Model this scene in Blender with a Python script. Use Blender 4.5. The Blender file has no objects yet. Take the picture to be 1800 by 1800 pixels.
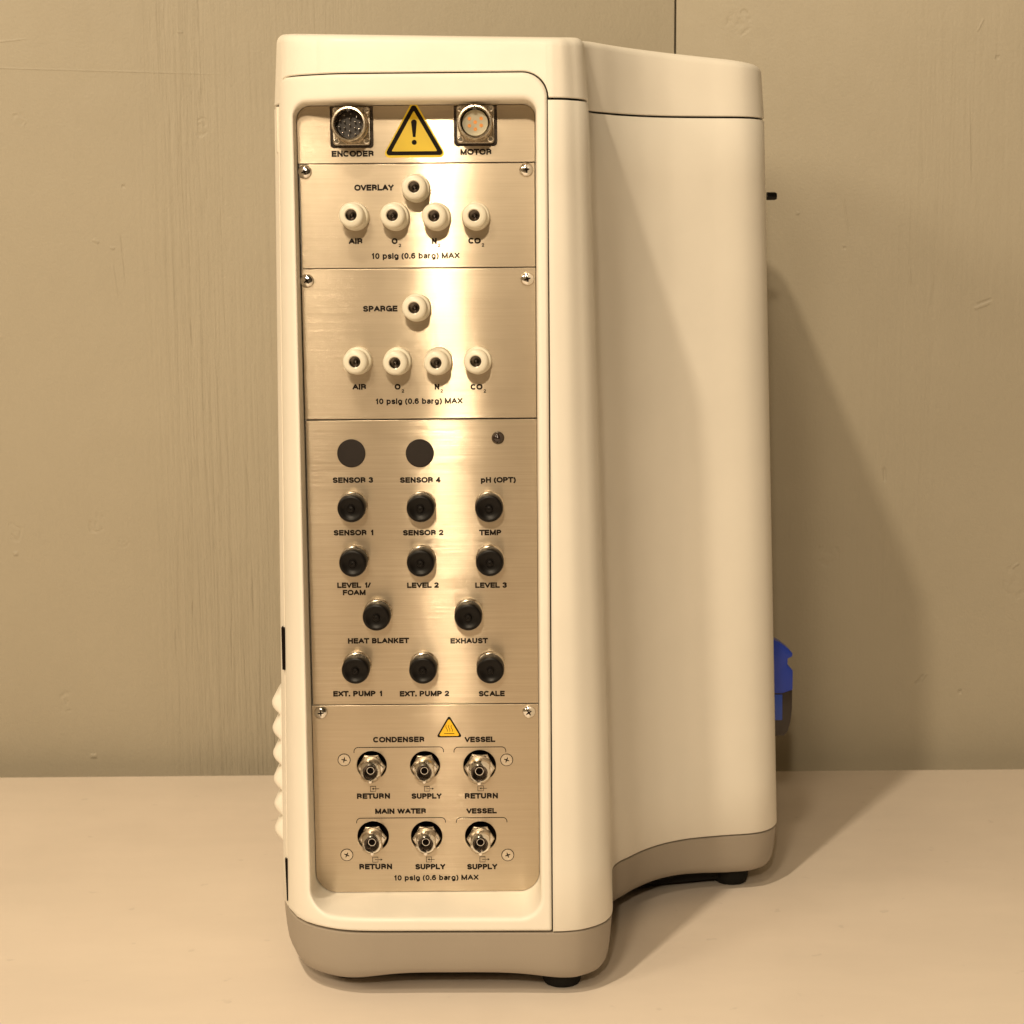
import bpy, bmesh, math, random
import numpy as np
from mathutils import Vector, Matrix
from mathutils.geometry import tessellate_polygon

random.seed(4)
SC = bpy.context.scene
COL = SC.collection
S = 0.001            # everything below is measured in millimetres
TABLE = 537.0        # camera height above the table; the plate frame has z = 0 at camera height
PI = math.pi

# ------------------------------------------------------------------ camera
cam_d = bpy.data.cameras.new('camera')
cam = bpy.data.objects.new('camera', cam_d); COL.objects.link(cam)
F_PX = 3100.0 / 1800.0
PITCH = math.atan(468.0 / 3100.0)
ROLL = math.radians(0.47)
cam_d.sensor_width = 36.0; cam_d.sensor_height = 36.0; cam_d.sensor_fit = 'HORIZONTAL'
cam_d.lens = 36.0 * F_PX
cam_d.clip_start = 0.05; cam_d.clip_end = 50.0
cam.matrix_world = (Matrix.Translation((0, -1.254, TABLE * S)) @
                    Matrix.Rotation(PI / 2 - PITCH, 4, 'X') @ Matrix.Rotation(-ROLL, 4, 'Z'))
cam_d.dof.use_dof = True
cam_d.dof.focus_distance = 1.25
cam_d.dof.aperture_fstop = 20.0
SC.camera = cam

# ------------------------------------------------------------------ world and lamps
world = bpy.data.worlds.new('World'); SC.world = world
world.use_nodes = True
wn = world.node_tree.nodes; wl = world.node_tree.links
bg = wn['Background']
bg.inputs['Color'].default_value = (1.0, 0.68, 0.34, 1)
bg.inputs['Strength'].default_value = 0.17
# the room is lighter on the left than on the right
wco = wn.new('ShaderNodeTexCoord'); wsp = wn.new('ShaderNodeSeparateXYZ'); wmr = wn.new('ShaderNodeMapRange')
wl.new(wco.outputs['Generated'], wsp.inputs[0]); wl.new(wsp.outputs['X'], wmr.inputs[0])
for i, x in enumerate((-0.35, 0.25, 0.26, 0.05)): wmr.inputs[1 + i].default_value = x
wl.new(wmr.outputs[0], bg.inputs['Strength'])

def lamp(name, loc, target, power, size, color=(1.0, 0.81, 0.565), size_y=None):
    d = bpy.data.lights.new(name, 'AREA')
    d.energy = power; d.color = color
    d.shape = 'DISK' if size_y is None else 'RECTANGLE'
    d.size = size
    if size_y is not None: d.size_y = size_y
    o = bpy.data.objects.new(name, d); COL.objects.link(o)
    o.location = loc
    o.rotation_euler = (Vector(target) - Vector(loc)).to_track_quat('-Z', 'Y').to_euler()
    return o

TGT = (0.02, 0.0, 0.42)
lamp('ceiling_lamp', (-0.85, -1.50, 3.00), (0.05, 0.1, 0.35), 50.0, 0.12)
lamp('second_ceiling_lamp', (-0.52, -2.40, 2.90), (0.05, 0.1, 0.35), 19.0, 0.30)
lamp('front_lamp', (-0.13, -2.0, 1.22), TGT, 12.5, 0.08)
lamp('room_lamp', (-0.47, -2.0, 1.40), TGT, 7.0, 0.30)
lamp('side_lamp', (-2.2, -1.9, 1.95), TGT, 24.0, 0.70)

SC.view_settings.view_transform = 'Standard'
SC.view_settings.look = 'None'
SC.view_settings.exposure = 0.0
SC.view_settings.gamma = 1.0
SC.view_settings.use_curve_mapping = False
SC.render.engine = 'CYCLES'
SC.cycles.max_bounces = 8
SC.cycles.sample_clamp_indirect = 6.0

# ------------------------------------------------------------------ materials
def mat(name, color, rough=0.5, metal=0.0, **kw):
    m = bpy.data.materials.new(name); m.use_nodes = True
    b = m.node_tree.nodes['Principled BSDF']
    b.inputs['Base Color'].default_value = (*color, 1)
    b.inputs['Roughness'].default_value = rough
    b.inputs['Metallic'].default_value = metal
    for k, v in kw.items():
        b.inputs[k.replace('_', ' ')].default_value = v
    return m

class NT:
    """small helper to write node chains"""
    def __init__(s, m):
        s.t = m.node_tree; s.b = s.t.nodes['Principled BSDF']
        s.co = s.t.nodes.new('ShaderNodeTexCoord')
    def n(s, kind, **kw):
        q = s.t.nodes.new('ShaderNode' + kind)
        for k, v in kw.items(): setattr(q, k, v)
        return q
    def l(s, a, b): s.t.links.new(a, b)
    def val(s, sock, v):
        if isinstance(v, (int, float)): sock.default_value = v
        elif isinstance(v, tuple): sock.default_value = v
        else: s.l(v, sock)
    def math(s, op, a, b=0.0, c=0.0, clamp=False):
        q = s.n('Math', operation=op, use_clamp=clamp)
        s.val(q.inputs[0], a); s.val(q.inputs[1], b); s.val(q.inputs[2], c)
        return q.outputs[0]
    def vmath(s, op, a, b=(0, 0, 0)):
        q = s.n('VectorMath', operation=op)
        s.val(q.inputs[0], a); s.val(q.inputs[1], b)
        return q
    def noise(s, scale=(1, 1, 1), detail=3.0, rough=0.55, base=1.0, vec=None, dist=0.0):
        mp = s.n('Mapping'); s.l(vec or s.co.outputs['Object'], mp.inputs['Vector'])
        mp.inputs['Scale'].default_value = scale
        q = s.n('TexNoise'); s.l(mp.outputs[0], q.inputs['Vector'])
        q.inputs['Scale'].default_value = base; q.inputs['Detail'].default_value = detail
        q.inputs['Roughness'].default_value = rough; q.inputs['Distortion'].default_value = dist
        return q.outputs['Fac']
    def ramp(s, fac, stops):
        q = s.n('ValToRGB'); s.l(fac, q.inputs[0]); e = q.color_ramp.elements
        while len(e) < len(stops): e.new(0.5)
        for i, (p, c) in enumerate(stops):
            e[i].position = p; e[i].color = (*c, 1) if len(c) == 3 else c
        return q.outputs[0]
    def mrange(s, v, a, b, c, d, smooth=False):
        q = s.n('MapRange'); q.interpolation_type = 'SMOOTHSTEP' if smooth else 'LINEAR'
        s.val(q.inputs[0], v)
        for i, x in enumerate((a, b, c, d)): q.inputs[1 + i].default_value = x
        return q.outputs[0]
    def bump(s, h, strength, dist, prev=None):
        q = s.n('Bump'); s.l(h, q.inputs['Height'])
        q.inputs['Strength'].default_value = strength; q.inputs['Distance'].default_value = dist
        if prev: s.l(prev, q.inputs['Normal'])
        return q.outputs[0]

def plastic(name, color, rough, grain=0.06, dirt=0.05):
    m = mat(name, color, rough); t = NT(m)
    c = [tuple(x * (1 - dirt) for x in color), tuple(min(1, x * (1 + dirt * .5)) for x in color)]
    t.l(t.ramp(t.noise((1, 1, 1), 5, .6, 9.0), [(0.3, c[0]), (0.75, c[1])]), t.b.inputs['Base Color'])
    t.l(t.mrange(t.noise((1, 1, 1), 4, .6, 25.0), .3, .7, rough - .05, rough + .06), t.b.inputs['Roughness'])
    t.l(t.bump(t.noise((1, 1, 1), 2, .5, 1400.0), grain, 0.0003), t.b.inputs['Normal'])
    return m

IVORY = plastic('ivory_plastic', (0.85, 0.81, 0.73), 0.42, 0.12, 0.045)
IVORY_FIT = plastic('ivory_fitting_plastic', (0.74, 0.70, 0.59), 0.30, 0.03, 0.05)
SIDE = plastic('grey_beige_side_plastic', (0.50, 0.46, 0.39), 0.5, 0.1, 0.03)
TAUPE = plastic('taupe_base_plastic', (0.35, 0.303, 0.25), 0.50, 0.22, 0.06)
RUBBER = plastic('black_rubber', (0.010, 0.009, 0.008), 0.7, 0.15, 0.2)
RUBBER.node_tree.nodes['Principled BSDF'].inputs['Specular IOR Level'].default_value = 0.2
BLACKP = plastic('black_plastic', (0.0045, 0.0035, 0.003), 0.32, 0.06, 0.2)
BLACKP.node_tree.nodes['Principled BSDF'].inputs['Specular IOR Level'].default_value = 0.22
PLUG = plastic('dull_black_plug', (0.022, 0.017, 0.015), 0.6, 0.3, 0.2)
PLUG.node_tree.nodes['Principled BSDF'].inputs['Specular IOR Level'].default_value = 0.25
CAVITY = mat('dark_cavity', (0.008, 0.005, 0.004), 0.8, Specular_IOR_Level=0.05)
INK = mat('black_ink', (0.010, 0.007, 0.006), 0.6, Specular_IOR_Level=0.15)
YELLOW = plastic('yellow_label', (0.92, 0.68, 0.035), 0.35, 0.03, 0.04)
AMBER = plastic('amber_label', (0.90, 0.54, 0.02), 0.35, 0.03, 0.04)
BLUE = plastic('blue_plastic', (0.012, 0.045, 0.42), 0.38, 0.08, 0.1)
BLUE2 = plastic('lighter_blue_plastic', (0.025, 0.075, 0.46), 0.40, 0.08, 0.1)
SMOKED = plastic('dark_brown_plastic', (0.035, 0.026, 0.022), 0.30, 0.05, 0.1)
CREAM = plastic('cream_insert', (0.70, 0.66, 0.50), 0.40, 0.05, 0.05)
COPPER = mat('copper_contact', (0.72, 0.30, 0.08), 0.35, 0.5)
PIN = mat('pin_metal', (0.80, 0.76, 0.70), 0.2, 1.0)
DOME = mat('indicator_lens', (0.016, 0.008, 0.007), 0.06, 0.0, Coat_Weight=0.6, Coat_Roughness=0.03)

def metal(name, color, rough, var=0.08, scratch=0.02):
    m = mat(name, color, rough, 1.0); t = NT(m)
    t.l(t.mrange(t.noise((1, 1, 1), 4, .6, 160.0), .3, .7, max(.03, rough - var), rough + var), t.b.inputs['Roughness'])
    t.l(t.bump(t.noise((1, 1, 1), 3, .6, 420.0), scratch, 0.0004), t.b.inputs['Normal'])
    return m
CHROME = metal('chrome', (0.82, 0.79, 0.75), 0.12, 0.06, 0.04)
NICKEL = metal('nickel', (0.64, 0.57, 0.47), 0.27, 0.06, 0.03)
COLLET = metal('dark_steel_collet', (0.13, 0.11, 0.10), 0.17, 0.06, 0.05)

def brushed(name, tint, seed):
    m = mat(name, tint, 0.3, 1.0); t = NT(m); b = t.b
    b.inputs['Anisotropic'].default_value = 1.0
    b.inputs['Anisotropic Rotation'].default_value = 0.25
    tg = t.n('Tangent'); tg.direction_type = 'UV_MAP'; tg.uv_map = 'UVMap'
    t.l(tg.outputs[0], b.inputs['Tangent'])
    mp = t.n('Mapping'); t.l(t.co.outputs['Object'], mp.inputs[0]); mp.inputs['Location'].default_value = (seed, 0, seed * 3)
    v = mp.outputs[0]
    fine = t.noise((22, 1, 2600), 3, .6, 1.0, v)
    mid = t.noise((7, 1, 520), 4, .6, 1.0, v)
    blot = t.noise((1, 1, 1), 4, .55, 12.0, v)
    mix = t.math('ADD', t.math('MULTIPLY', fine, .55), t.math('MULTIPLY', mid, .45))
    k = 1.0 if 5 < seed < 6 else .55; lo = tuple(x * (1 - .14 * k) for x in tint); hi = tuple(min(1, x * (1 + .10 * k)) for x in tint)
    t.l(t.ramp(mix, [(.32, lo), (.68, hi)]), b.inputs['Base Color'])
    r = t.math('ADD', t.mrange(mix, .3, .7, .13, .15), t.mrange(blot, .3, .7, -.02, .03))
    t.l(r, b.inputs['Roughness'])
    # the brush lines run along x: every groove tips the normal up or down, hardly ever sideways
    sp = t.n('SeparateXYZ'); t.l(v, sp.inputs[0])
    cv = t.n('CombineXYZ'); t.l(t.math('MULTIPLY', sp.outputs['X'], 9.0), cv.inputs[0]); t.l(t.math('MULTIPLY', sp.outputs['Z'], 90000.0), cv.inputs[1])
    gr = t.n('TexNoise'); gr.inputs['Scale'].default_value = 1.0; gr.inputs['Detail'].default_value = 2.0; t.l(cv.outputs[0], gr.inputs['Vector'])
    tilt = t.math('ADD', t.math('MULTIPLY', t.math('SUBTRACT', gr.outputs['Fac'], .5), 2.0), t.math('MULTIPLY', t.math('SUBTRACT', mix, .5), .22 if seed > 5 and seed < 6 else .04))
    wav = t.noise((2.0, 1, 9.0), 2, .5, 1.0, v)
    wv = t.math('ADD', t.math('MULTIPLY', t.math('SUBTRACT', wav, .5), .030), t.math('MULTIPLY', t.math('SUBTRACT', mid, .5), .007 if 5 < seed < 6 else .002))
    off = t.n('CombineXYZ'); t.l(wv, off.inputs[0]); t.l(tilt, off.inputs[2])
    geo = t.n('NewGeometry')
    nv = t.vmath('ADD', geo.outputs['Normal'], off.outputs[0]).outputs[0]
    n2 = t.vmath('NORMALIZE', nv).outputs[0]
    t.l(n2, b.inputs['Normal'])
    # a duller second lobe under the brushed one
    d = t.n('BsdfPrincipled'); d.inputs['Metallic'].default_value = 1.0; d.inputs['Roughness'].default_value = 0.40
    t.l(b.inputs['Base Color'].links[0].from_socket, d.inputs['Base Color']); t.l(t.bump(mix, 0.06, 0.0002), d.inputs['Normal'])
    mx = t.n('MixShader'); mx.inputs[0].default_value = 0.70
    t.l(b.outputs[0], mx.inputs[1]); t.l(d.outputs[0], mx.inputs[2])
    t.l(mx.outputs[0], t.t.nodes['Material Output'].inputs['Surface'])
    return m
STEEL = [brushed('brushed_steel', (0.57, 0.485, 0.375), i * 1.7) for i in range(5)]

# painted board wall: grain, knots, nicks and a trowelled ridge, all in the relief of the paint
def wall_paint(name, grain_x):
    m = mat(name, (0.49, 0.44, 0.35), 0.55); t = NT(m)
    P = t.co.outputs['Object']
    sp = t.n('SeparateXYZ'); t.l(P, sp.inputs[0])
    blot = t.noise((1, 1, 1), 4, .6, 3.2)
    t.l(t.ramp(blot, [(.3, (0.405, 0.362, 0.278)), (.72, (0.445, 0.400, 0.310))]), t.b.inputs['Base Color'])
    t.l(t.mrange(t.noise((1, 1, 1), 4, .6, 40.0), .3, .7, .48, .62), t.b.inputs['Roughness'])
    fine = t.bump(t.noise((1, 1, 1), 4, .65, 330.0), 0.36, 0.0011)
    orange = t.bump(t.noise((1, 1, .45), 3, .6, 70.0), 0.28, 0.0016, fine)
    grain = t.noise((185, 1, 5.5), 4, .66, 1.0, dist=.5)
    wide = t.noise((4.2, 1, .9), 3, .5, 1.0)
    if grain_x is None:
        mask = t.mrange(wide, .52, .72, 0.0, .30, True)
    else:
        x0, x1, x2, x3 = grain_x
        a = t.mrange(sp.outputs['X'], x0, x1, 0, 1, True); b2 = t.mrange(sp.outputs['X'], x2, x3, 1, 0, True)
        mask = t.math('MULTIPLY', t.math('MULTIPLY', a, b2), t.mrange(wide, .30, .58, .12, 1.0, True))
    g = t.math('MULTIPLY', t.math('SUBTRACT', grain, .5), mask)
    prev = t.bump(g, 0.70, 0.0036, orange)
    pits = t.noise((90, 1, 10), 2, .5, 1.0)
    pm = t.math('MULTIPLY', t.mrange(pits, .62, .74, 0, -1, True), mask)
    prev = t.bump(pm, 0.55, 0.0016, prev)
    return m, t, prev, sp

def knots(t, prev, spots, strength=.30):
    P = t.co.outputs['Object']
    wob = t.n('TexNoise'); t.l(P, wob.inputs['Vector']); wob.inputs['Scale'].default_value = 90.0
    off = t.vmath('SCALE', wob.outputs['Color']); off.inputs['Scale'].default_value = 0.011
    W = t.vmath('ADD', P, off.outputs[0]).outputs[0]
    patch = t.mrange(t.noise((1, 1, 1), 2, .5, 75.0), .44, .58, 0.0, 1.0, True)
    total = None
    for x, z, r, depth in spots:
        d = t.vmath('SUBTRACT', W, (x + .0055, 0.0, z + .0055)).outputs[0]
        d = t.vmath('MULTIPLY', d, (1, 0, .85)).outputs[0]
        ln = t.n('VectorMath', operation='LENGTH'); t.l(d, ln.inputs[0]); L = ln.outputs['Value']
    
        ring = t.math('MULTIPLY', t.mrange(t.math('ABSOLUTE', t.math('SUBTRACT', L, r * .8)), 0.0, r * .34, -depth * .8, 0.0, True), patch)
        pit = t.mrange(L, 0.0, r * .42, -depth * .7, 0.0, True)
        h = t.math('ADD', ring, pit)
        total = h if total is None else t.math('ADD', total, h)
    return t.bump(total, strength, 0.0022, prev)

def scratches(t, prev, marks, strength=.38):
    """short nicks: (x, z, half length, half width, angle, height)"""
    P = t.co.outputs['Object']; total = None
    for x, z, ln, wd, a, hgt in marks:
        mp = t.n('Mapping'); mp.vector_type = 'TEXTURE'
        t.l(P, mp.inputs[0]); mp.inputs['Location'].default_value = (x, 0, z)
        mp.inputs['Rotation'].default_value = (0, a, 0)
        s2 = t.n('SeparateXYZ'); t.l(mp.outputs[0], s2.inputs[0])
        u = t.mrange(t.math('ABSOLUTE', s2.outputs['X']), ln * .5, ln, 1, 0, True)
        w = t.mrange(t.math('ABSOLUTE', s2.outputs['Z']), wd * .3, wd, 1, 0, True)
        h = t.math('MULTIPLY', t.math('MULTIPLY', u, w), hgt)
        total = h if total is None else t.math('ADD', total, h)
    return t.bump(total, strength, 0.0022, prev)

WZ = TABLE * S
def wz(z): return z * S + WZ
WALL_A, tA, pA, spA = wall_paint('grey_beige_wall_paint', (-0.40, -0.33, -0.20, -0.12))
pA = knots(tA, pA, [(-.488, wz(126), .0075, .8), (-.308, wz(120), .008, .8), (-.428, wz(-281), .009, 1.0),
                    (-.513, wz(-288), .008, .7), (-.468, wz(-470), .010, .7), (-.403, wz(-300), .006, .5)])
pA = scratches(tA, pA, [(-.43, wz(176), .16, .0010, .035, .55), (-.505, wz(204), .03, .0012, -.1, .6),
                        (-.4426, wz(-528), .004, .003, 0, 1.2), (-.417, wz(8), .004, .0022, .5, .8),
                        (-.401, wz(1), .003, .002, .4, .7), (-.387, wz(62), .0022, .0022, 0, -1.0),
                        (-.325, wz(212), .003, .0015, .1, .8), (-.514, wz(-311), .003, .003, 0, 1.2),
                        (-.40, wz(-30), .02, .0016, 1.45, .4), (-.39, wz(-10), .03, .0014, 1.5, -.5)])
tA.l(pA, tA.b.inputs['Normal'])
WALL_B, tB, pB, spB = wall_paint('grey_beige_wall_paint_right', None)
pB = knots(tB, pB, [(.2293, wz(216), .012, 1.0), (.3266, wz(-316), .013, .8), (.5215, wz(-350), .015, .6)])
pB = scratches(tB, pB, [(.4788, wz(-64), .010, .0022, -.35, 1.0), (.4806, wz(-60), .009, .002, -.35, -.9),
                        (.4256, wz(-453), .008, .0028, -.9, -1.0), (.4295, wz(-450), .006, .0018, -.9, .8),
                        (.5215, wz(-332), .005, .0018, -.6, 1.0), (.3836, wz(-236), .009, .0022, 1.5, -.8),
                        (.4047, wz(-33), .010, .0012, 1.5, .6), (.468, wz(212), .008, .0014, -1.1, .8),
                        (.461, wz(100), .05, .0012, 1.52, .5), (.338, wz(30), .02, .0014, 1.4, .4),
                        (.486, wz(181), .0025, .0025, 0, -1.0), (.468, wz(-466), .0025, .003, 0, -1.0),
                        (.338, wz(-5), .002, .002, 0, -.9), (.29, wz(30), .002, .002, .2, .9)])
tB.l(pB, tB.b.inputs['Normal'])

TABLETOP = mat('beige_laminate', (0.72, 0.625, 0.53), 0.42); tt = NT(TABLETOP)
tt.l(tt.ramp(tt.noise((1, 1, 1), 5, .6, 4.0), [(.3, (0.82, 0.725, 0.635)), (.7, (0.855, 0.765, 0.67))]), tt.b.inputs['Base Color'])
tt.l(tt.mrange(tt.noise((1, 1, 1), 5, .6, 18.0), .3, .7, .40, .52), tt.b.inputs['Roughness'])
spk = tt.mrange(tt.noise((1, 1, 1), 2, .5, 55.0), .70, .76, 1.0, .90, True)
scf = tt.mrange(tt.noise((1.0, 3.0, 1), 5, .65, 2.3), .35, .65, .965, 1.03)
cr = tt.b.inputs['Base Color'].links[0].from_socket
mm = tt.vmath('SCALE', cr); tt.l(tt.math('MULTIPLY', spk, scf), mm.inputs['Scale']); tt.l(mm.outputs[0], tt.b.inputs['Base Color'])
tt.l(tt.bump(tt.noise((1, 1, 1), 3, .6, 500.0), 0.10, 0.0008), tt.b.inputs['Normal'])

# ------------------------------------------------------------------ mesh helpers
POS = {}
def link(o, parent=None, loc=(0, 0, 0)):
    """loc is in millimetres of the plate frame (z = 0 at camera height)"""
    COL.objects.link(o)
    POS[o] = loc
    if parent is not None:
        o.parent = parent
        p = POS[parent]
        o.location = tuple((loc[i] - p[i]) * S for i in range(3))
    else:
        o.location = (loc[0] * S, loc[1] * S, (loc[2] + TABLE) * S)
    return o

class MB:
    def __init__(s): s.v = []; s.f = []; s.mi = []
    def add(s, verts, faces, mi=0):
        k = len(s.v)
        s.v += [tuple(map(float, q)) for q in verts]
        s.f += [tuple(i + k for i in q) for q in faces]; s.mi += [mi] * len(faces)
        return s
    def merge(s, o, mi=None):
        k = len(s.v); s.v += o.v; s.f += [tuple(i + k for i in q) for q in o.f]
        s.mi += o.mi if mi is None else [mi] * len(o.f)
        return s
    def move(s, d): s.v = [(a + d[0], b + d[1], c + d[2]) for a, b, c in s.v]; return s
    def xf(s, M): s.v = [tuple(M @ Vector(q)) for q in s.v]; return s
    def mesh(s, name, mats, angle=35, fix=True):
        me = bpy.data.meshes.new(name)
        me.from_pydata([(a * S, b * S, c * S) for a, b, c in s.v], [], s.f)
        for m in (mats if isinstance(mats, (list, tuple)) else [mats]): me.materials.append(m)
        me.polygons.foreach_set('material_index', s.mi)
        if fix:
            bm = bmesh.new(); bm.from_mesh(me)
            bmesh.ops.recalc_face_normals(bm, faces=bm.faces)
            bm.to_mesh(me); bm.free()
        me.update()
        me.shade_smooth()
        me.set_sharp_from_angle(angle=math.radians(angle))
        return me
    def build(s, name, mats, parent=None, loc=(0, 0, 0), angle=35, fix=True):
        return link(bpy.data.objects.new(name, s.mesh(name, mats, angle, fix)), parent, loc)

def lathe(prof, n=48, mi=0, mod=None):
    """revolve (radius, y) pairs about the y axis; y negative is towards the camera"""
    m = MB(); rings = []
    for r, y in prof:
        if r < 1e-6: rings.append([len(m.v)]); m.v.append((0, y, 0)); continue
        a = []
        for i in range(n):
            t = 2 * PI * i / n; q = r if mod is None else mod(r, y, i)
            a.append(len(m.v)); m.v.append((q * math.cos(t), y, q * math.sin(t)))
        rings.append(a)
    for A, B in zip(rings, rings[1:]):
        for i in range(n):
            j = (i + 1) % n
            if len(A) == 1 and len(B) == 1: continue
            if len(A) == 1: m.f.append((A[0], B[i], B[j]))
            elif len(B) == 1: m.f.append((A[i], A[j], B[0]))
            else: m.f.append((A[i], A[j], B[j], B[i]))
            m.mi.append(mi)
    return m

def loft(loops, closed=True, cap0=False, cap1=False, mi=0):
    m = MB(); n = len(loops[0])
    for L in loops: m.v += [tuple(map(float, q)) for q in L]
    for k in range(len(loops) - 1):
        for i in range(n if closed else n - 1):
            j = (i + 1) % n
            m.f.append((k * n + i, k * n + j, (k + 1) * n + j, (k + 1) * n + i)); m.mi.append(mi)
    if cap0: m.f.append(tuple(range(n))); m.mi.append(mi)
    if cap1: m.f.append(tuple(range((len(loops) - 1) * n, len(loops) * n))); m.mi.append(mi)
    return m

def box(x0, x1, y0, y1, z0, z1, mi=0):
    v = [(x, y, z) for z in (z0, z1) for y in (y0, y1) for x in (x0, x1)]
    return MB().add(v, [(0, 2, 3, 1), (4, 5, 7, 6), (0, 1, 5, 4), (2, 6, 7, 3), (0, 4, 6, 2), (1, 3, 7, 5)], mi)

def bevel_me(me, w, seg=2, ang=30):
    bm = bmesh.new(); bm.from_mesh(me)
    ed = [e for e in bm.edges if len(e.link_faces) == 2 and e.calc_face_angle(0) > math.radians(ang)]
    bmesh.ops.bevel(bm, geom=ed, offset=w * S, segments=seg, profile=.5, affect='EDGES')
    bm.to_mesh(me); bm.free(); me.shade_smooth(); me.set_sharp_from_angle(angle=math.radians(40))

def flat(splines, depth, bevel=0.0):
    """filled 2-D outlines (x, z) with holes, extruded along y from 0 to -depth"""
    cu = bpy.data.curves.new('outline', 'CURVE'); cu.dimensions = '2D'; cu.fill_mode = 'BOTH'
    cu.extrude = max(depth / 2 - bevel, 0.0); cu.bevel_depth = bevel; cu.bevel_resolution = 1
    cu.offset = -bevel
    for pts in splines:
        sp = cu.splines.new('POLY'); sp.points.add(len(pts) - 1); sp.use_cyclic_u = True
        for p, (x, z) in zip(sp.points, pts): p.co = (x, z, 0, 1)
    return curve_mb(cu, depth / 2)

def curve_mb(cu, mid):
    o = bpy.data.objects.new('outline', cu); COL.objects.link(o)
    dg = bpy.context.evaluated_depsgraph_get()
    me = bpy.data.meshes.new_from_object(o.evaluated_get(dg))
    m = MB().add([(v.co.x, -v.co.z - mid, v.co.y) for v in me.vertices], [tuple(p.vertices) for p in me.polygons])
    bpy.data.objects.remove(o); bpy.data.curves.remove(cu); bpy.data.meshes.remove(me)
    return m

def circ(cx, cz, r, n=48): return [(cx + r * math.cos(2 * PI * i / n), cz + r * math.sin(2 * PI * i / n)) for i in range(n)]
def rrect(x0, x1, z0, z1, r, n=10):
    r4 = r if isinstance(r, (list, tuple)) else (r,) * 4      # bottom-right, top-right, top-left, bottom-left
    out = []
    for (cx, cz, a0, q) in ((x1 - r4[0], z0 + r4[0], -PI / 2, r4[0]), (x1 - r4[1], z1 - r4[1], 0, r4[1]),
                            (x0 + r4[2], z1 - r4[2], PI / 2, r4[2]), (x0 + r4[3], z0 + r4[3], PI, r4[3])):
        for i in range(n + 1):
            a = a0 + PI / 2 * i / n; out.append((cx + q * math.cos(a), cz + q * math.sin(a)))
    return out
def rtri(x0, x1, z0, z1, r, n=6):
    """triangle with rounded corners whose extreme sides touch the given box"""
    A, B, C = Vector((x0, z0)), Vector((x1, z0)), Vector(((x0 + x1) / 2, z1))
    out = []
    P = [A, B, C]
    for k in range(3):
        p, a, b = P[k], P[k - 1], P[(k + 1) % 3]
        u, w = (a - p).normalized(), (b - p).normalized()
        half = u.angle(w) / 2; c = p + (u + w).normalized() * (r / math.sin(half))
        n0, n1 = p + u * (r / math.tan(half)) - c, p + w * (r / math.tan(half)) - c
        a0 = math.atan2(n0.y, n0.x); a1 = math.atan2(n1.y, n1.x)
        while a1 < a0: a1 += 2 * PI
        for i in range(n + 1):
            t = a0 + (a1 - a0) * i / n; out.append((c.x + r * math.cos(t), c.y + r * math.sin(t)))
    return out

def children(o): return [c for c in COL.objects if c.parent == o]
def copy_tree(src, parent, loc, rot=None):
    c = src.copy(); COL.objects.link(c); c.parent = parent; POS[c] = loc
    p = POS[parent]; c.location = tuple((loc[i] - p[i]) * S for i in range(3))
    if rot is not None: c.rotation_euler = rot
    for k in children(src):
        d = k.copy(); COL.objects.link(d); d.parent = c
    return c

# ------------------------------------------------------------------ the setting
top = box(-2600, 2600, -1500, 502, -38, 0).mesh('tabletop', TABLETOP); bevel_me(top, 1.5)
tabletop = bpy.data.objects.new('tabletop', top); COL.objects.link(tabletop)
tabletop['kind'] = 'structure'; tabletop['label'] = 'beige laminate tabletop under the ivory control unit'; tabletop['category'] = 'tabletop'
wall = bpy.data.objects.new('wall', None); COL.objects.link(wall); wall.location = (0, 0.545, 0); POS[wall] = (0, 545, -TABLE)
wall['kind'] = 'structure'; wall['label'] = 'painted grey-beige board wall behind the table'; wall['category'] = 'wall'
for nm, x0, x1, mm in (('wall_board', -2600, 164.9, WALL_A), ('wall_board', 166.7, 2600, WALL_B)):
    me = box(x0, x1, 0, 18, -700, 2600).mesh(nm, mm); bevel_me(me, 0.8)
    o = bpy.data.objects.new(nm, me); COL.objects.link(o); o.parent = wall
o = bpy.data.objects.new('backing_board', box(-2600, 2600, 18.2, 30, -700, 2600).mesh('backing_board', CAVITY)); COL.objects.link(o); o.parent = wall  # dark sheet added so no light passes the seam between the boards

# ------------------------------------------------------------------ the unit: plan outline with draft
unit = bpy.data.objects.new('bioreactor_control_unit', None); COL.objects.link(unit)
unit.empty_display_size = 0.1
unit.location = (0.025, 0.11, 0.0); POS[unit] = (25, 110, -TABLE)
unit['label'] = 'tall ivory bioreactor control unit with brushed steel connector panels on a taupe base'
unit['category'] = 'laboratory device'

def smooth_line(pts, n):
    """Catmull-Rom through pts, n samples per span"""
    P = [np.array(p, float) for p in pts]; out = []
    for i in range(len(P) - 1):
        a = P[i - 1] if i else 2 * P[0] - P[1]; b, c = P[i], P[i + 1]
        d = P[i + 2] if i + 2 < len(P) else 2 * P[-1] - P[-2]
        tl = np.linalg.norm(c - b)
        m0 = (c - a) / (np.linalg.norm(c - b) + np.linalg.norm(b - a)) * tl
        m1 = (d - b) / (np.linalg.norm(d - c) + np.linalg.norm(c - b)) * tl
        for k in range(n):
            t = k / n
            out.append((2 * t**3 - 3 * t**2 + 1) * b + (t**3 - 2 * t**2 + t) * m0 + (-2 * t**3 + 3 * t**2) * c + (t**3 - t**2) * m1)
    out.append(P[-1]); return out

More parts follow.
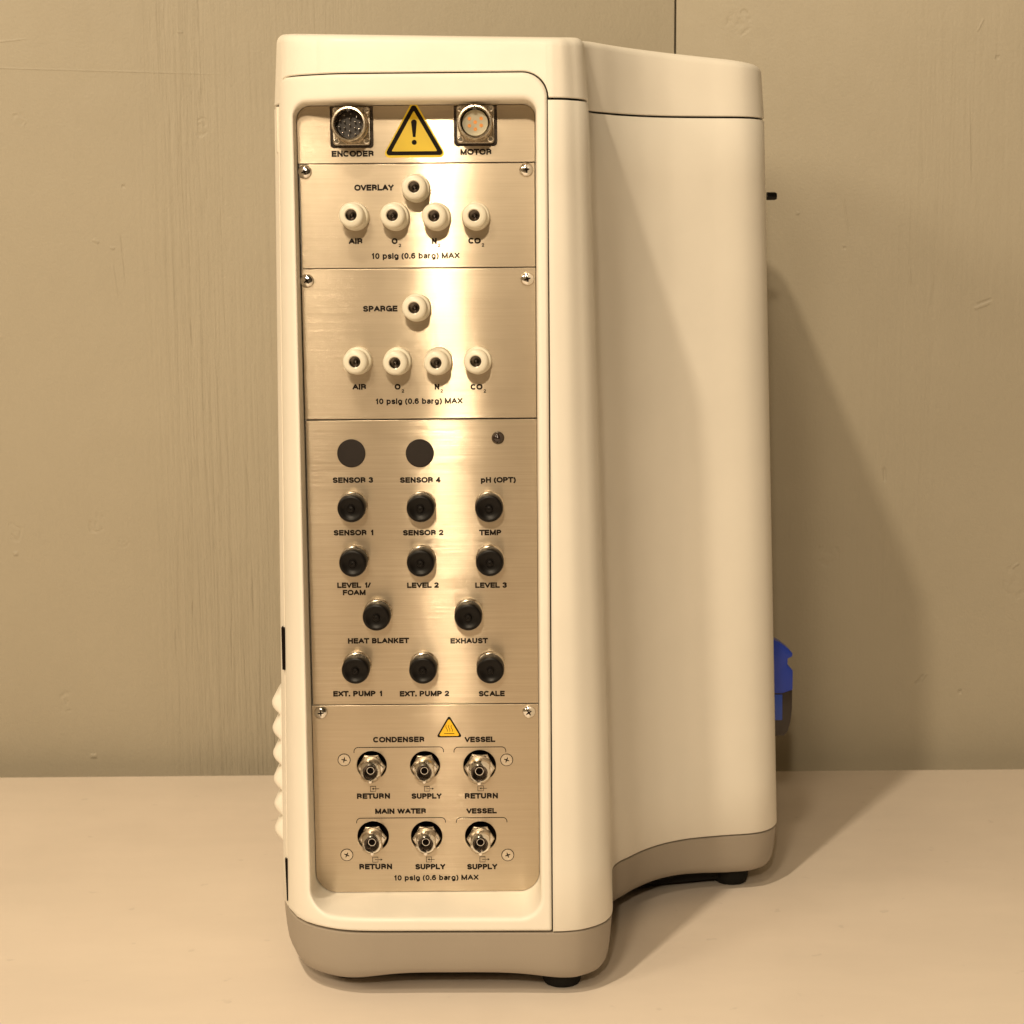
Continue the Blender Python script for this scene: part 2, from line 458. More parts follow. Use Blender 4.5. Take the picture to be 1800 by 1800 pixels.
LEFT = smooth_line([(-176.5, 60), (-176, 35), (-174.2, 16), (-169.8, 1.5), (-165.2, -12), (-160.2, -22), (-152, -32.5), (-142, -40.2), (-129.5, -46.8), (-116.5, -50.3), (-100, -51.6)], 5)
FRONT = [np.array((x, -51.6 - 1.9 * (x + 100) / 125)) for x in np.linspace(-99, 25, 63)]
RIGHT = smooth_line([(26, -53.5), (35, -53), (47, -50.2), (59, -42.3), (66, -34), (70, -24.5), (71.8, -12), (73, 10), (75.3, 55), (77.0, 74), (82, 88), (92, 101), (104, 116), (119.5, 130.2), (133, 138.6),
                     (147, 144.6), (174, 151), (193, 154.2), (203, 157.5), (211.5, 163.5), (217.5, 171), (221.5, 181), (223, 194), (223.5, 260), (223.5, 340), (223, 395), (219, 410), (209, 417), (195, 419)], 5)
BACK = smooth_line([(194, 419), (100, 420), (0, 420), (-150, 420), (-166, 417), (-174, 409), (-177, 395), (-177, 240), (-176.6, 61)], 5)
OUT0 = np.array(LEFT + FRONT + RIGHT + BACK)
NL, NF, NR = len(LEFT), len(FRONT), len(RIGHT)

def shift(x):
    return np.interp(x, [-177, -170, -116.5, 24, 76, 230], [9.5, 9.5, 0, 0, -18.4, -18.4])
def tz(z): return (z + 484.0) / 582.0
def plan(pts, z):
    p = np.array(pts, float); t = tz(np.asarray(z, float))
    x = p[:, 0] + shift(p[:, 0]) * t
    y = p[:, 1] + 15.0 * t * np.clip(-p[:, 1] / 45.0, 0, 1)
    return np.stack([x, y], 1)
_fx = np.array([p[0] for p in LEFT[10:] + FRONT + RIGHT[:30]]); _fy = np.array([p[1] for p in LEFT[10:] + FRONT + RIGHT[:30]])
def front_y(x, z):
    t = tz(z); xs = _fx + shift(_fx) * t; ys = _fy + 15 * t * np.clip(-_fy / 45.0, 0, 1)
    return float(np.interp(x, xs, ys))
def inset(pts, d):
    p = np.array(pts, float)
    e = np.roll(p, -1, 0) - np.roll(p, 1, 0); e /= np.linalg.norm(e, axis=1)[:, None] + 1e-9
    nrm = np.stack([-e[:, 1], e[:, 0]], 1)                  # inward for this (anticlockwise) outline
    return p + nrm * np.asarray(d).reshape(-1, 1)
def at(xy, z):
    z = np.broadcast_to(z, (len(xy),)); return [(a, b, c) for (a, b), c in zip(xy, z)]

# housing: everything but the bezel at the front
H0 = np.array(RIGHT[0:1] + RIGHT[1:] + BACK + LEFT[:16] + [np.array((-158, 10.0)), np.array((-60, 10.0)), np.array((27.5, 10.0))])
H0[0] = (27.0, -53.6)
def house(z, d=0.0):
    p = plan(H0, z)
    if d:
        q = inset(p, d); k = len(H0)
        q[k - 4:] = p[k - 4:]; q[0] = p[0] + np.array((0.4 * d, d)); p = q
    p[-3:, 1] = 10.0
    p[-1, 0] = p[0, 0] = 26.9
    return at(p, z)
zs = [-484.6] + list(np.linspace(-483.8, 96.2, 14)) + [97.0]
loops = [house(z, 0.6 if i in (0, len(zs) - 1) else 0.0) for i, z in enumerate(zs)]
housing = loft(loops, True, True, True).build('housing', IVORY, unit, (0, 0, 0), 40)

# base: tapers in, arched bottom between the feet
def base_loop(z, d, arch=0.0):
    xy = inset(plan(OUT0, -484.0), d)
    zz = np.full(len(xy), z) + 4.0 * np.clip(xy[:, 1] / 140.0, 0, 1) * max(-486.5 - z, 0) / 39.0
    if arch:
        w = np.where(xy[:, 1] < -20, np.exp(-((xy[:, 0] + 42) / 62.0) ** 4 * .9), 0)
        w2 = np.where((xy[:, 1] > 30) & (xy[:, 0] > 70) & (xy[:, 0] < 175), .4 * np.sin(np.clip((xy[:, 0] - 70) / 105, 0, 1) * PI), 0)
        zz = zz + arch * (w + w2)
    return at(xy, zz)
bl = [base_loop(-486.0, 3.0), base_loop(-486.0, 1.2), base_loop(-486.5, .6), base_loop(-494, 1.0), base_loop(-505, 2.0), base_loop(-514, 3.2, 1.0), base_loop(-519, 4.8, 2.8),
      base_loop(-522.6, 7.2, 4.6), base_loop(-524.6, 10.6, 5.4), base_loop(-525.5, 15.0, 5.8), base_loop(-525.7, 24.0, 5.8)]
base = loft(bl, True, True, True).build('base', TAUPE, unit, (0, 0, 0), 40)

SHADE_FILLER = [(-132, -10), (36, -10), (46, 70), (66, 128), (108, 164), (176, 180), (190, 200), (190, 385), (-140, 385), (-140, 40)]
loft([[(x, y, z) for x, y in SHADE_FILLER] for z in (-517.0, -532.5)], True, True, True).build('added_shade_filler', RUBBER, unit, (0, 0, 0), 40)  # black filler added under the base so the gap above the table stays dark
def foot_mb(): return lathe([(0, 0), (13.5, 0), (15, -1.0), (15, -12.5), (13.4, -18.2), (12.0, -19.0), (0, -19.0)], 40)
ft = foot_mb(); ft.v = [(x, z, y) for x, y, z in ft.v]
f0 = None
for x, y in ((34, -18), (-122, 2), (184, 188), (185, 388), (-140, 382), (30, 370)):
    if f0 is None: f0 = ft.build('foot', RUBBER, unit, (x, y, -518.0))
    else: copy_tree(f0, unit, (x, y, -518.0))

# bezel frame around the steel panels
IN_X0, IN_X1, IN_Z0, IN_Z1 = -147.9, 18.4, -474.4, 97.4
BZ_T, BZ_B, BZ_R = 115.3, -484.4, 26.0
def seg_loop(x0, x1, z0, z1, rr):
    """matched sampling of a rounded rectangle, starting on the bottom side; rr = bottom-right, top-right, top-left, bottom-left"""
    out = []
    def side(a, b, n): out.extend([(a[0] + (b[0] - a[0]) * i / n, a[1] + (b[1] - a[1]) * i / n) for i in range(n)])
    def corner(cx, cz, r, a0, n=12): out.extend([(cx + r * math.cos(a0 + PI / 2 * i / n), cz + r * math.sin(a0 + PI / 2 * i / n)) for i in range(n)])
    br, tr, tl, b_l = rr
    side((x0 + b_l, z0), (x1 - br, z0), 24); corner(x1 - br, z0 + br, br, -PI / 2)
    side((x1, z0 + br), (x1, z1 - tr), 40); corner(x1 - tr, z1 - tr, tr, 0)
    side((x1 - tr, z1), (x0 + tl, z1), 24); corner(x0 + tl, z1 - tl, tl, PI / 2)
    side((x0, z1 - tl), (x0, z0 + b_l), 40); corner(x0 + b_l, z0 + b_l, b_l, PI)
    return np.array(out)
def left_x(z): return -169.3 + 9.5 * tz(z)
def outer_loop(d):
    L = seg_loop(-169.3, BZ_R - d, BZ_B + d, BZ_T - d, (1.2, 17.0 - d, 9.0, 1.2))
    w = np.clip((-100 - L[:, 0]) / 69.3, 0, 1)
    L[:, 0] += w * (9.5 * tz(L[:, 1]) + d)
    return L
def with_y(L, dy=0.0, y=None): return [(x, front_y(x, z) + dy if y is None else y, z) for x, z in L]
R_E = 3.2
inner = lambda e: seg_loop(IN_X0 - e, IN_X1 + e, IN_Z0 - e, IN_Z1 + e, (15 + e, 9 + e, 10 + e, 16 + e))
o0, i0 = outer_loop(2.2), inner(R_E)
loops = []
back = outer_loop(0.0)
loops.append([(x, min(front_y(x, z) + 22, 9.0), z) for x, z in back])
for a in (0, 22, 45, 68):
    a = math.radians(a); d = 2.2 * (1 - math.cos(a)); loops.append(with_y(outer_loop(d), 2.2 * (1 - math.sin(a))))
for u in np.linspace(0, 1, 9): loops.append(with_y(o0 * (1 - u) + i0 * u))
for a in (22, 45, 68, 90):
    a = math.radians(a); loops.append(with_y(inner(R_E * (1 - math.sin(a))), R_E * (1 - math.cos(a))))
loops.append(with_y(inner(0), 12)); loops.append(with_y(inner(0), y=2.8))
bezel = loft(loops).build('bezel', IVORY, unit, (0, 0, 0), 42)

# top cover: lower edge arches over the bezel
def cover_low(x, y, i):
    if y < -8 and x < 27.4 and NL - 40 <= i <= NL + NF + 2:
        g = 0.8
        xr, zt, r = BZ_R, BZ_T, 17.0
        if x > xr - r:
            dx = min(x - (xr - r), r + g); z = zt - r + math.sqrt(max((r + g) ** 2 - dx * dx, 0))
        elif x < -151.5:
            dx = min(-151.5 - x, 8.6 + g); z = zt - 9 + math.sqrt(max((9 + g) ** 2 - (dx * 1.0) ** 2, 0))
        else: z = zt + g
        return max(z, 98.5)
    return 98.5
dens = []
for i in range(len(OUT0)):
    p, q = OUT0[i], OUT0[(i + 1) % len(OUT0)]
    k = 8 if (5 <= i < NL - 10 or NL + NF - 3 <= i < NL + NF + 6) else 1
    for j in range(k): dens.append((p + (q - p) * j / k, i))
DP = np.array([d[0] for d in dens]); DI = [d[1] for d in dens]
xy0 = plan(DP, 100.0)
low = np.array([cover_low(x, y, i) for (x, y), i in zip(xy0, DI)])
def top_z(x, y):
    return 142.2 + .093 * (np.clip(y, -50, 93) + 40) - .022 * (np.clip(x, -170, 55) + 150) - .093 * np.clip(x - 55, 0, 160) + 3.6 * np.sin(np.clip((x - 50) / 75, 0, 1) * PI / 2)
tp = top_z(xy0[:, 0], xy0[:, 1])
def ring(z, d):
    p = plan(DP, z); z = np.asarray(z)
    return at(inset(p, d + 0.045 * np.clip(z - 98, 0, 60)), z)
RT = 6.0
loops = [ring(low + .4, 5.0), ring(low, 0.9), ring(low + .7, 0.0)]
for u in (.25, .5, .75, 1.0): loops.append(ring(low + .7 + (tp - RT - low - .7) * u, 0))
for a in (18, 36, 54, 72, 90):
    a = math.radians(a); loops.append(ring(tp - RT * (1 - math.sin(a)), RT * (1 - math.cos(a))))
loops.append(ring(tp + .2, 9.0))
cm = loft(loops, True, False, False); n0 = (len(loops) - 1) * len(loops[0])
for tri in tessellate_polygon([[Vector((x, y, 0)) for x, y, z in loops[-1]]]): cm.f.append(tuple(n0 + i for i in tri)); cm.mi.append(0)
cover = cm.build('top_cover', IVORY, unit, (0, 0, 0), 42)
MB().merge(box(28.6, 30.4, -36.6, -30, 96.9, 98.7)).build('hinge_pin', CAVITY, unit)

# slab on the side that faces away, with scalloped grip
def slab_loop(z, d=0):
    t = tz(z); xo = -178.6 + 8.6 * t + d; xi = -168.0 + 11 * t
    return [(xi, 12, z), (xo + 6, 14.0 + d, z), (xo + 3.5, 24 + d, z), (xo, 60 + d, z), (xo, 268 - d, z), (xo + 2, 271 - d, z), (xi, 271, z)]
loft([slab_loop(z, d) for z, d in ((-440, 2), (-438.5, .5), (-437, 0), (-300, 0), (-150, 0), (0, 0), (60, 0), (64, .6), (65.5, 2))], True, True, True).build('side_panel', SIDE, unit)
loft([[(x, y, z) for x, y in ((-159, 6), (-161.8, 3), (-163.0, 6), (-163.0, 60), (-159, 60))] for z in (66, 66.5, 97)], True, True, True).build('latch_cover', IVORY, unit)
zl = [-330.4, -348.5, -366.5, -384.5, -402.5, -426.5, -449.9]
for k in range(6):
    z1, z0 = -330.4 - k * 19.9, -330.4 - (k + 1) * 19.9
    prof = []
    for i in range(13):
        u = i / 12; w = math.sin(PI * u ** 1.35) ** .8 if 0 < u < 1 else 0
        prof.append((-177.2 + .006 * (z1 + 330) - 6.9 * w, z1 + (z0 - z1) * u))
    loops = []
    for y, q in ((44, .15), (46, .6), (49, .88), (53, 1.0), (84, 1.0), (88, .88), (91, .6), (93, .15)):
        loops.append([(-176.5 + (x + 176.5) * q, y, z) for x, z in prof] + [(-172, y, prof[-1][1]), (-172, y, prof[0][1])])
    loft(loops, True, True, True).build('grip_lobe', IVORY, unit, (0, 0, 0), 50)
for z0, z1, wa, wb in ((-304, -273, 1.9, 2.4), (-480, -448, .5, 1.6)):
    xa, xb = left_x(z0), left_x(z1)
    y = front_y(xa + .4, z0) - .5
    MB().add([(xa - wa, y + 1.5, z0), (xa + .35, y, z0), (xb + .35, y, z1), (xb - wb, y + 1.5, z1), (xa - wa, y + 12, z0), (xa + .35, y + 12, z0), (xb + .35, y + 12, z1), (xb - wb, y + 12, z1)],
             [(0, 1, 2, 3), (4, 7, 6, 5), (0, 4, 5, 1), (1, 5, 6, 2), (2, 6, 7, 3), (3, 7, 4, 0)]).build('slot_shade_block', CAVITY, unit)  # solid dark box, its colour stands in for the shade in the gap

# ------------------------------------------------------------------ steel panels
def uv_flat(me):
    uv = me.uv_layers.new(name='UVMap')
    for lp in me.loops:
        c = me.vertices[lp.vertex_index].co; uv.data[lp.index].uv = (c.x, c.z)

def panel(outline, holes, m, loc, proud, label):
    mb = flat([outline] + holes, 2.4, 0.22).move((0, -proud, 0))
    me = mb.mesh('steel_panel', m, 25); uv_flat(me)
    o = link(bpy.data.objects.new('steel_panel', me), unit, loc); o['label'] = label
    return o
PX0, PX1 = -147.5, 18.1
g = 0.35
HOLES = [(-104.6, -376.8, 11.0), (-65.4, -377.2, 11.0), (-25.3, -377.7, 12.0), (-104.6, -431.0, 11.6), (-65.1, -431.3, 11.6), (-25.1, -431.7, 11.6)]
SOCKETS = [(-109.4, 83.2), (-23.2, 83.8)]
sock_hole = lambda x, z: rrect(x - 14.9, x + 14.9, z - 14.9, z + 14.9, 2.4, 5)
def top_pts(x0, x1, z0, z1): return rrect(x0, x1, z0, z1, (.4, 8.5, 9.5, .4), 8)
panels = [
    panel(top_pts(PX0, PX1, 57.5 + g, 97.0), [sock_hole(*q) for q in SOCKETS], STEEL[0], (0, 2.4, 0), 0.0, 'uppermost steel panel with two round sockets'),
    panel(rrect(PX0 + 1.2, PX1 - .3, -15 + g, 57.5 - g, .4, 2), [], STEEL[1], (0, 2.4, 0), 0.5, 'steel panel lettered OVERLAY'),
    panel(rrect(PX0 + .6, PX1 - .2, -122 + g + .4, -15 - g, .4, 2), [], STEEL[2], (0, 2.4, 0), 0.5, 'steel panel lettered SPARGE'),
    panel(rrect(PX0 + .8, PX1, -331 + g, -122 - g, .4, 2), [], STEEL[3], (0, 2.4, 0), 0.0, 'steel panel with black capped connectors'),
    panel(rrect(PX0, PX1, -474.0, -331 - g, (14.6, .4, .4, 15.6), 10), [circ(x, z, r) for x, z, r in HOLES], STEEL[4], (0, 2.4, 0), 0.1, 'lowest steel panel with chrome hose couplings')]
def face_y(z): return {0: 0.0, 1: -.5, 2: -.5, 3: 0.0, 4: -.1}[0 if z > 57.5 else 1 if z > -15 else 2 if z > -122 else 3 if z > -331 else 4]
def panel_at(z): return panels[0 if z > 57.5 else 1 if z > -15 else 2 if z > -122 else 3 if z > -331 else 4]

# lettering: a grotesque alphabet drawn as strokes of even weight (cap height 1, centre lines)
def crv(pts, n=6): return [tuple(p) for p in smooth_line(pts, n)]
def ell(cx, cy, rx, ry, a0=0, a1=360, n=28):
    return [(cx + rx * math.cos(math.radians(a0 + (a1 - a0) * i / n)), cy + ry * math.sin(math.radians(a0 + (a1 - a0) * i / n))) for i in range(n + 1)]
def sq(cx, cy, rx, ry, a0=0, a1=360, n=32, e=.86):
    o = []
    for i in range(n + 1):
        a = math.radians(a0 + (a1 - a0) * i / n); c, s_ = math.cos(a), math.sin(a)
        o.append((cx + rx * math.copysign(abs(c) ** e, c), cy + ry * math.copysign(abs(s_) ** e, s_)))
    return o
def s_shape(w, h=1.0):
    return crv([(.97 * w, .73 * h), (.86 * w, .92 * h), (.5 * w, h), (.14 * w, .92 * h), (.03 * w, .75 * h), (.16 * w, .59 * h), (.5 * w, .51 * h), (.85 * w, .42 * h), (w, .25 * h), (.87 * w, .07 * h), (.5 * w, 0), (.12 * w, .08 * h), (0, .28 * h)])
def bowl(w, y0, y1, x0=0.0):
    r = (y1 - y0) / 2; k = min(r, w * .55)
    return [(x0, y1), (w - k, y1)] + [(w - k + k * math.cos(t), (y0 + y1) / 2 + r * math.sin(t)) for t in np.linspace(PI / 2, -PI / 2, 14)][1:] + [(x0, y0)]
def glyph(c):
    """advance, [(straight?, points)]"""
    L = lambda *p: (1, list(p)); C = lambda p: (0, p)
    X = .73
    G = {
     'A': (.98, .70, lambda w: [L((0, 0), (.5 * w, 1)), L((.5 * w, 1), (w, 0)), L((.2 * w, .33), (.8 * w, .33))]),
     'B': (.98, .54, lambda w: [L((0, 0), (0, 1)), C(bowl(w * .94, .53, 1)), C(bowl(w, 0, .53))]),
     'C': (1.0, .68, lambda w: [C(sq(.5 * w, .5, .5 * w, .5, 40, 320))]),
     'D': (1.0, .60, lambda w: [L((0, 0), (0, 1)), C([(0, 1), (.42 * w, 1)] + ell(.42 * w, .5, .58 * w, .5, 90, -90, 20) + [(0, 0)])]),
     'E': (.90, .50, lambda w: [L((0, 0), (0, 1)), L((0, 1), (w, 1)), L((0, .52), (.92 * w, .52)), L((0, 0), (w, 0))]),
     'F': (.85, .48, lambda w: [L((0, 0), (0, 1)), L((0, 1), (w, 1)), L((0, .50), (.88 * w, .50))]),
     'G': (1.07, .72, lambda w: [C(sq(.5 * w, .5, .5 * w, .5, 42, 352)), L((.55 * w, .45), (w, .45)), L((w, .0), (w, .45))]),
     'H': (1.0, .57, lambda w: [L((0, 0), (0, 1)), L((w, 0), (w, 1)), L((0, .52), (w, .52))]),
     'I': (.38, 0, lambda w: [L((0, 0), (0, 1))]),
     'K': (.98, .56, lambda w: [L((0, 0), (0, 1)), L((0, .36), (w * .96, 1)), L((.30 * w, .55), (w, 0))]),
     'L': (.84, .48, lambda w: [L((0, 0), (0, 1)), L((0, 0), (w, 0))]),
     'M': (1.15, .72, lambda w: [L((0, 0), (0, 1)), L((w, 0), (w, 1)), L((0, 1), (.5 * w, .02)), L((.5 * w, .02), (w, 1))]),
     'N': (1.0, .57, lambda w: [L((0, 0), (0, 1)), L((w, 0), (w, 1)), L((0, 1), (w, 0))]),
     'O': (1.07, .74, lambda w: [C(sq(.5 * w, .5, .5 * w, .5))]),
     'P': (.92, .52, lambda w: [L((0, 0), (0, 1)), C(bowl(w, .45, 1))]),
     'R': (.99, .54, lambda w: [L((0, 0), (0, 1)), C(bowl(w * .96, .48, 1)), C(crv([(.45 * w, .48), (.78 * w, .44), (.92 * w, .30), (.95 * w, .1), (w, 0)]))]),
     'S': (.93, .56, lambda w: [C(s_shape(w))]),
     'T': (.85, .60, lambda w: [L((.5 * w, 0), (.5 * w, 1)), L((0, 1), (w, 1))]),
     'U': (1.0, .56, lambda w: [L((0, .32), (0, 1)), L((w, .32), (w, 1)), C(ell(.5 * w, .32, .5 * w, .32, 180, 360, 20))]),
     'V': (.93, .66, lambda w: [L((0, 1), (.5 * w, 0)), L((.5 * w, 0), (w, 1))]),
     'W': (1.31, 1.0, lambda w: [L((0, 1), (.25 * w, 0)), L((.25 * w, 0), (.5 * w, 1)), L((.5 * w, 1), (.75 * w, 0)), L((.75 * w, 0), (w, 1))]),
     'X': (.93, .62, lambda w: [L((0, 1), (w, 0)), L((0, 0), (w, 1))]),
     'Y': (.93, .64, lambda w: [L((0, 1), (.5 * w, .45)), L((w, 1), (.5 * w, .45)), L((.5 * w, 0), (.5 * w, .45))]),
     '0': (.80, .46, lambda w: [C(ell(.5 * w, .5, .5 * w, .5))]),
     '1': (.80, .24, lambda w: [L((w, 0), (w, 1)), C([(0, .76), (.45 * w, .79), (.8 * w, .87), (w, 1)])]),
     '2': (.80, .48, lambda w: [C(crv([(.02 * w, .68), (.1 * w, .9), (.5 * w, 1), (.9 * w, .9), (.97 * w, .70), (.82 * w, .5), (.38 * w, .25), (.06 * w, .02)])), L((.02 * w, 0), (w, 0))]),
     '3': (.80, .48, lambda w: [C(crv([(.02 * w, .76), (.14 * w, .94), (.5 * w, 1), (.86 * w, .93), (.94 * w, .76), (.80 * w, .59), (.42 * w, .54)])), C(crv([(.42 * w, .54), (.84 * w, .47), (w, .28), (.88 * w, .07), (.5 * w, 0), (.12 * w, .07), (0, .27)]))]),
     '4': (.80, .50, lambda w: [L((.74 * w, 0), (.74 * w, 1)), L((.72 * w, .98), (0, .26)), L((0, .26), (w, .26))]),
     '6': (.80, .46, lambda w: [C(ell(.5 * w, .31, .5 * w, .31)), C(crv([(.95 * w, .80), (.82 * w, .95), (.52 * w, 1), (.16 * w, .86), (.01 * w, .52), (0, .31)]))]),
     'a': (.80, .44, lambda w: [C(crv([(.06 * w, .52), (.18 * w, .68), (.5 * w, X), (.84 * w, .67), (.92 * w, .48), (.92 * w, .14), (w, 0)])), C(crv([(.92 * w, .44), (.45 * w, .39), (.09 * w, .30), (.02 * w, .17), (.15 * w, .03), (.42 * w, 0), (.75 * w, .07), (.92 * w, .25)]))]),
     'b': (.86, .46, lambda w: [L((0, 0), (0, 1)), C(ell(.5 * w, X / 2, .5 * w, X / 2))]),
     'g': (.86, .46, lambda w: [C(ell(.5 * w, X / 2, .5 * w, X / 2)), C([(w, X)] + crv([(w, .02), (.93 * w, -.18), (.5 * w, -.29), (.06 * w, -.20)]))]),
     'i': (.38, 0, lambda w: [L((0, 0), (0, .66)), L((0, .96), (0, 1.0))]),
     'p': (.86, .46, lambda w: [L((0, -.28), (0, X)), C(ell(.5 * w, X / 2, .5 * w, X / 2))]),
     'r': (.54, .26, lambda w: [L((0, 0), (0, X)), C(crv([(0, .42), (.28 * w, .63), (w, X - .02)]))]),
     's': (.78, .42, lambda w: [C(s_shape(w, X))]),
     '(': (.46, .20, lambda w: [C(crv([(w, 1.06), (.28 * w, .78), (0, .38), (.28 * w, -.02), (w, -.28)]))]),
     ')': (.46, .20, lambda w: [C(crv([(0, 1.06), (.72 * w, .78), (w, .38), (.72 * w, -.02), (0, -.28)]))]),
     '.': (.40, 0, lambda w: [L((0, -.01), (0, .03))]),
     '/': (.44, .32, lambda w: [L((0, -.02), (w, 1.02))]),
     ' ': (.40, 0, lambda w: [])}
    adv, w, f = G[c]
    if c != ' ': adv -= min(.09, (adv - w) * .24)
    return adv, w, f(w)
def text_mb(s, width, cap, weight=.275):
    if any(c.islower() for c in s) and len(s) > 9: weight *= .84
    t = cap * weight; x = 0.0; strokes = []
    for c in s:
        adv, w, st = glyph(c); o = x + (adv - w) / 2
        strokes += [(k, [(o + px, py) for px, py in pts]) for k, pts in st]; x += adv
    xs = [p[0] for _, pts in strokes for p in pts]; x0, x1 = min(xs), max(xs)
    sx = (width - t) / max(x1 - x0, 1e-6); sz = cap - t
    m = MB()
    for j, (k, pts) in enumerate(strokes):
        P = [Vector(((px - (x0 + x1) / 2) * sx, (py - .5) * sz)) for px, py in pts]
        if k:
            d = (P[1] - P[0]).normalized()
            if abs(d.x) < 1e-3 or abs(d.y) < 1e-3: P = [P[0] - d * t / 2, P[1] + d * t / 2]
            else: P = [P[0] - d * t * .28, P[1] + d * t * .28]
        q = stroke([tuple(p) for p in P], t).move((0, -.0015 * j, 0))
        m.merge(q)
    return m
def stroke(pts, w):
    """thin printed line along (x, z) points"""
    m = MB(); P = [Vector(p) for p in pts]; L = []
    P = [p for i, p in enumerate(P) if i == 0 or (p - P[i - 1]).length > 1e-5]
    shut = len(P) > 3 and (P[0] - P[-1]).length < 1e-4
    for i, p in enumerate(P):
        a = P[max(i - 1, 0)]; b = P[min(i + 1, len(P) - 1)]
        if shut and i in (0, len(P) - 1): a, b = P[-2], P[1]
        d = (b - a).normalized(); n = Vector((-d.y, d.x)) * w / 2
        e = (p - a)
        if 0 < i < len(P) - 1 and e.length > 0: n = n / max(abs(e.normalized().dot(d)), .6)
        L.append((p + n, p - n))
    v = [q for pair in L for q in pair]
    m.add([(q.x, 0, q.y) for q in v], [(2 * k, 2 * k + 1, 2 * k + 3, 2 * k + 2) for k in range(len(L) - 1)])
    return m
TEXTS = [("ENCODER", -109.1, 64.4, 29.4, 4.17), ("MOTOR", -23.1, 65.0, 21.8, 4.10),
    ("OVERLAY", -94.6, 41.0, 27.7, 4.25), ("AIR", -108.3, 4.1, 9.8, 4.15), (("O", "2"), -80.9, 3.9, 4.2, 4.15), (("N", "2"), -53.0, 3.7, 3.4, 4.15), (("CO", "2"), -24.8, 3.7, 8.7, 4.1), ("10 psig (0.6 barg) MAX", -66.4, -6.4, 62.3, 4.15),
    ("SPARGE", -91.9, -43.2, 24.4, 4.16), ("AIR", -107.9, -98.3, 9.9, 4.09), (("O", "2"), -80.6, -98.5, 4.2, 4.09), (("N", "2"), -52.6, -98.7, 3.4, 4.09), (("CO", "2"), -24.5, -99.0, 8.5, 4.09), ("10 psig (0.6 barg) MAX", -65.6, -108.8, 62.3, 4.1),
    ("SENSOR 3", -113.9, -165.2, 29.0, 4.08), ("SENSOR 4", -65.6, -165.5, 29.2, 4.08), ("pH (OPT)", -9.6, -165.9, 25.1, 4.05), ("SENSOR 1", -114.3, -203.4, 28.6, 4.08), ("SENSOR 2", -64.1, -203.8, 29.2, 4.08), ("TEMP", -15.8, -204.1, 16.0, 4.08),
    ("LEVEL 1/", -114.7, -241.9, 24.4, 4.05), ("FOAM", -114.7, -247.3, 16.5, 4.0), ("LEVEL 2", -64.9, -242.3, 22.9, 4.05), ("LEVEL 3", -15.6, -242.7, 22.9, 4.05), ("HEAT BLANKET", -97.8, -283.1, 44.5, 4.06), ("EXHAUST", -31.9, -283.7, 27.3, 4.06),
    ("EXT. PUMP 1", -113.8, -322.5, 35.7, 4.14), ("EXT. PUMP 2", -65.0, -322.9, 36.1, 4.14), ("SCALE", -15.9, -323.3, 19.0, 4.14),
    ("CONDENSER", -84.4, -357.3, 37.7, 4.17), ("VESSEL", -24.9, -357.7, 22.6, 4.17), ("RETURN", -103.8, -400.1, 24.4, 4.21), ("SUPPLY", -64.6, -400.4, 22.4, 4.21), ("RETURN", -24.3, -400.6, 24.4, 4.21),
    ("MAIN WATER", -84.0, -411.8, 37.6, 4.1), ("VESSEL", -24.3, -412.1, 22.5, 4.1), ("RETURN", -103.2, -454.3, 24.3, 4.25), ("SUPPLY", -62.7, -454.7, 22.4, 4.25), ("SUPPLY", -24.2, -455.0, 22.5, 4.25), ("10 psig (0.6 barg) MAX", -58.5, -463.2, 63.0, 4.1)]
for s, x, z, w, c in TEXTS:
    if isinstance(s, tuple):
        m = text_mb(s[0], w, c); m.merge(text_mb(s[1], 1.75, 2.4, .21).move((w / 2 + 1.6, -.03, -3.0)))
    else: m = text_mb(s, w, c)
    m.build('printed_lettering', INK, panel_at(z), (x, face_y(z) - .13, z), fix=False)

for x0, x1, z, zb in ((-117.4, -51.7, -363.1, -367.2), (-44.0, -6.0, -363.5, -367.5), (-116.6, -51.0, -417.0, -420.9), (-43.0, -5.6, -417.3, -421.1)):
    r = 3.0; xm = (x0 + x1) / 2; a = x0 - xm; b = x1 - xm; d = zb - z
    pts = [(a, d)] + [(a + r - r * math.cos(t), -r + r * math.sin(t)) for t in np.linspace(0, PI / 2, 8)] + [(b - r + r * math.sin(t), -r + r * math.cos(t)) for t in np.linspace(0, PI / 2, 8)] + [(b, d)]
    stroke(pts, .55).build('printed_bracket', INK, panels[4], (xm, face_y(z) - .13, z), fix=False)
for x0, x1, x2, z0, z1, inward in ((-106.0, -102.0, -99.5, -396.5, -392.7, 1), (-66.2, -62.4, -59.7, -396.7, -393.0, 0), (-26.8, -22.6, -20.1, -396.8, -393.0, 1), (-105.4, -101.4, -98.6, -450.9, -447.0, 0), (-65.6, -61.8, -59.4, -451.1, -447.2, 1), (-25.9, -22.0, -19.2, -451.4, -447.4, 0)):
    m = MB(); xm, zm = (x0 + x1) / 2, (z0 + z1) / 2; h = (x1 - x0) / 2; v = (z1 - z0) / 2
    gap = [] if inward else None
    m.merge(stroke([(h, .6), (h, v), (-h, v), (-h, -v), (h, -v), (h, -.6)], .38) if not inward else stroke([(h, -v), (h, v), (-h, v), (-h, -v), (h, -v)], .38))
    e = x2 - xm
    m.merge(stroke([(-.2 if inward else -.3, 0), (e, 0)], .38))
    tip, bk = (-.9, .5) if inward else (e + .6, e - .8)
    m.add([(tip, 0, 0), (bk, 0, .85), (bk, 0, -.85)], [(0, 1, 2)])
    m.move((0, 0, 0)).build('printed_flow_symbol', INK, panels[4], (xm, face_y(zm) - .13 - (.01 if inward else 0), zm), fix=False)

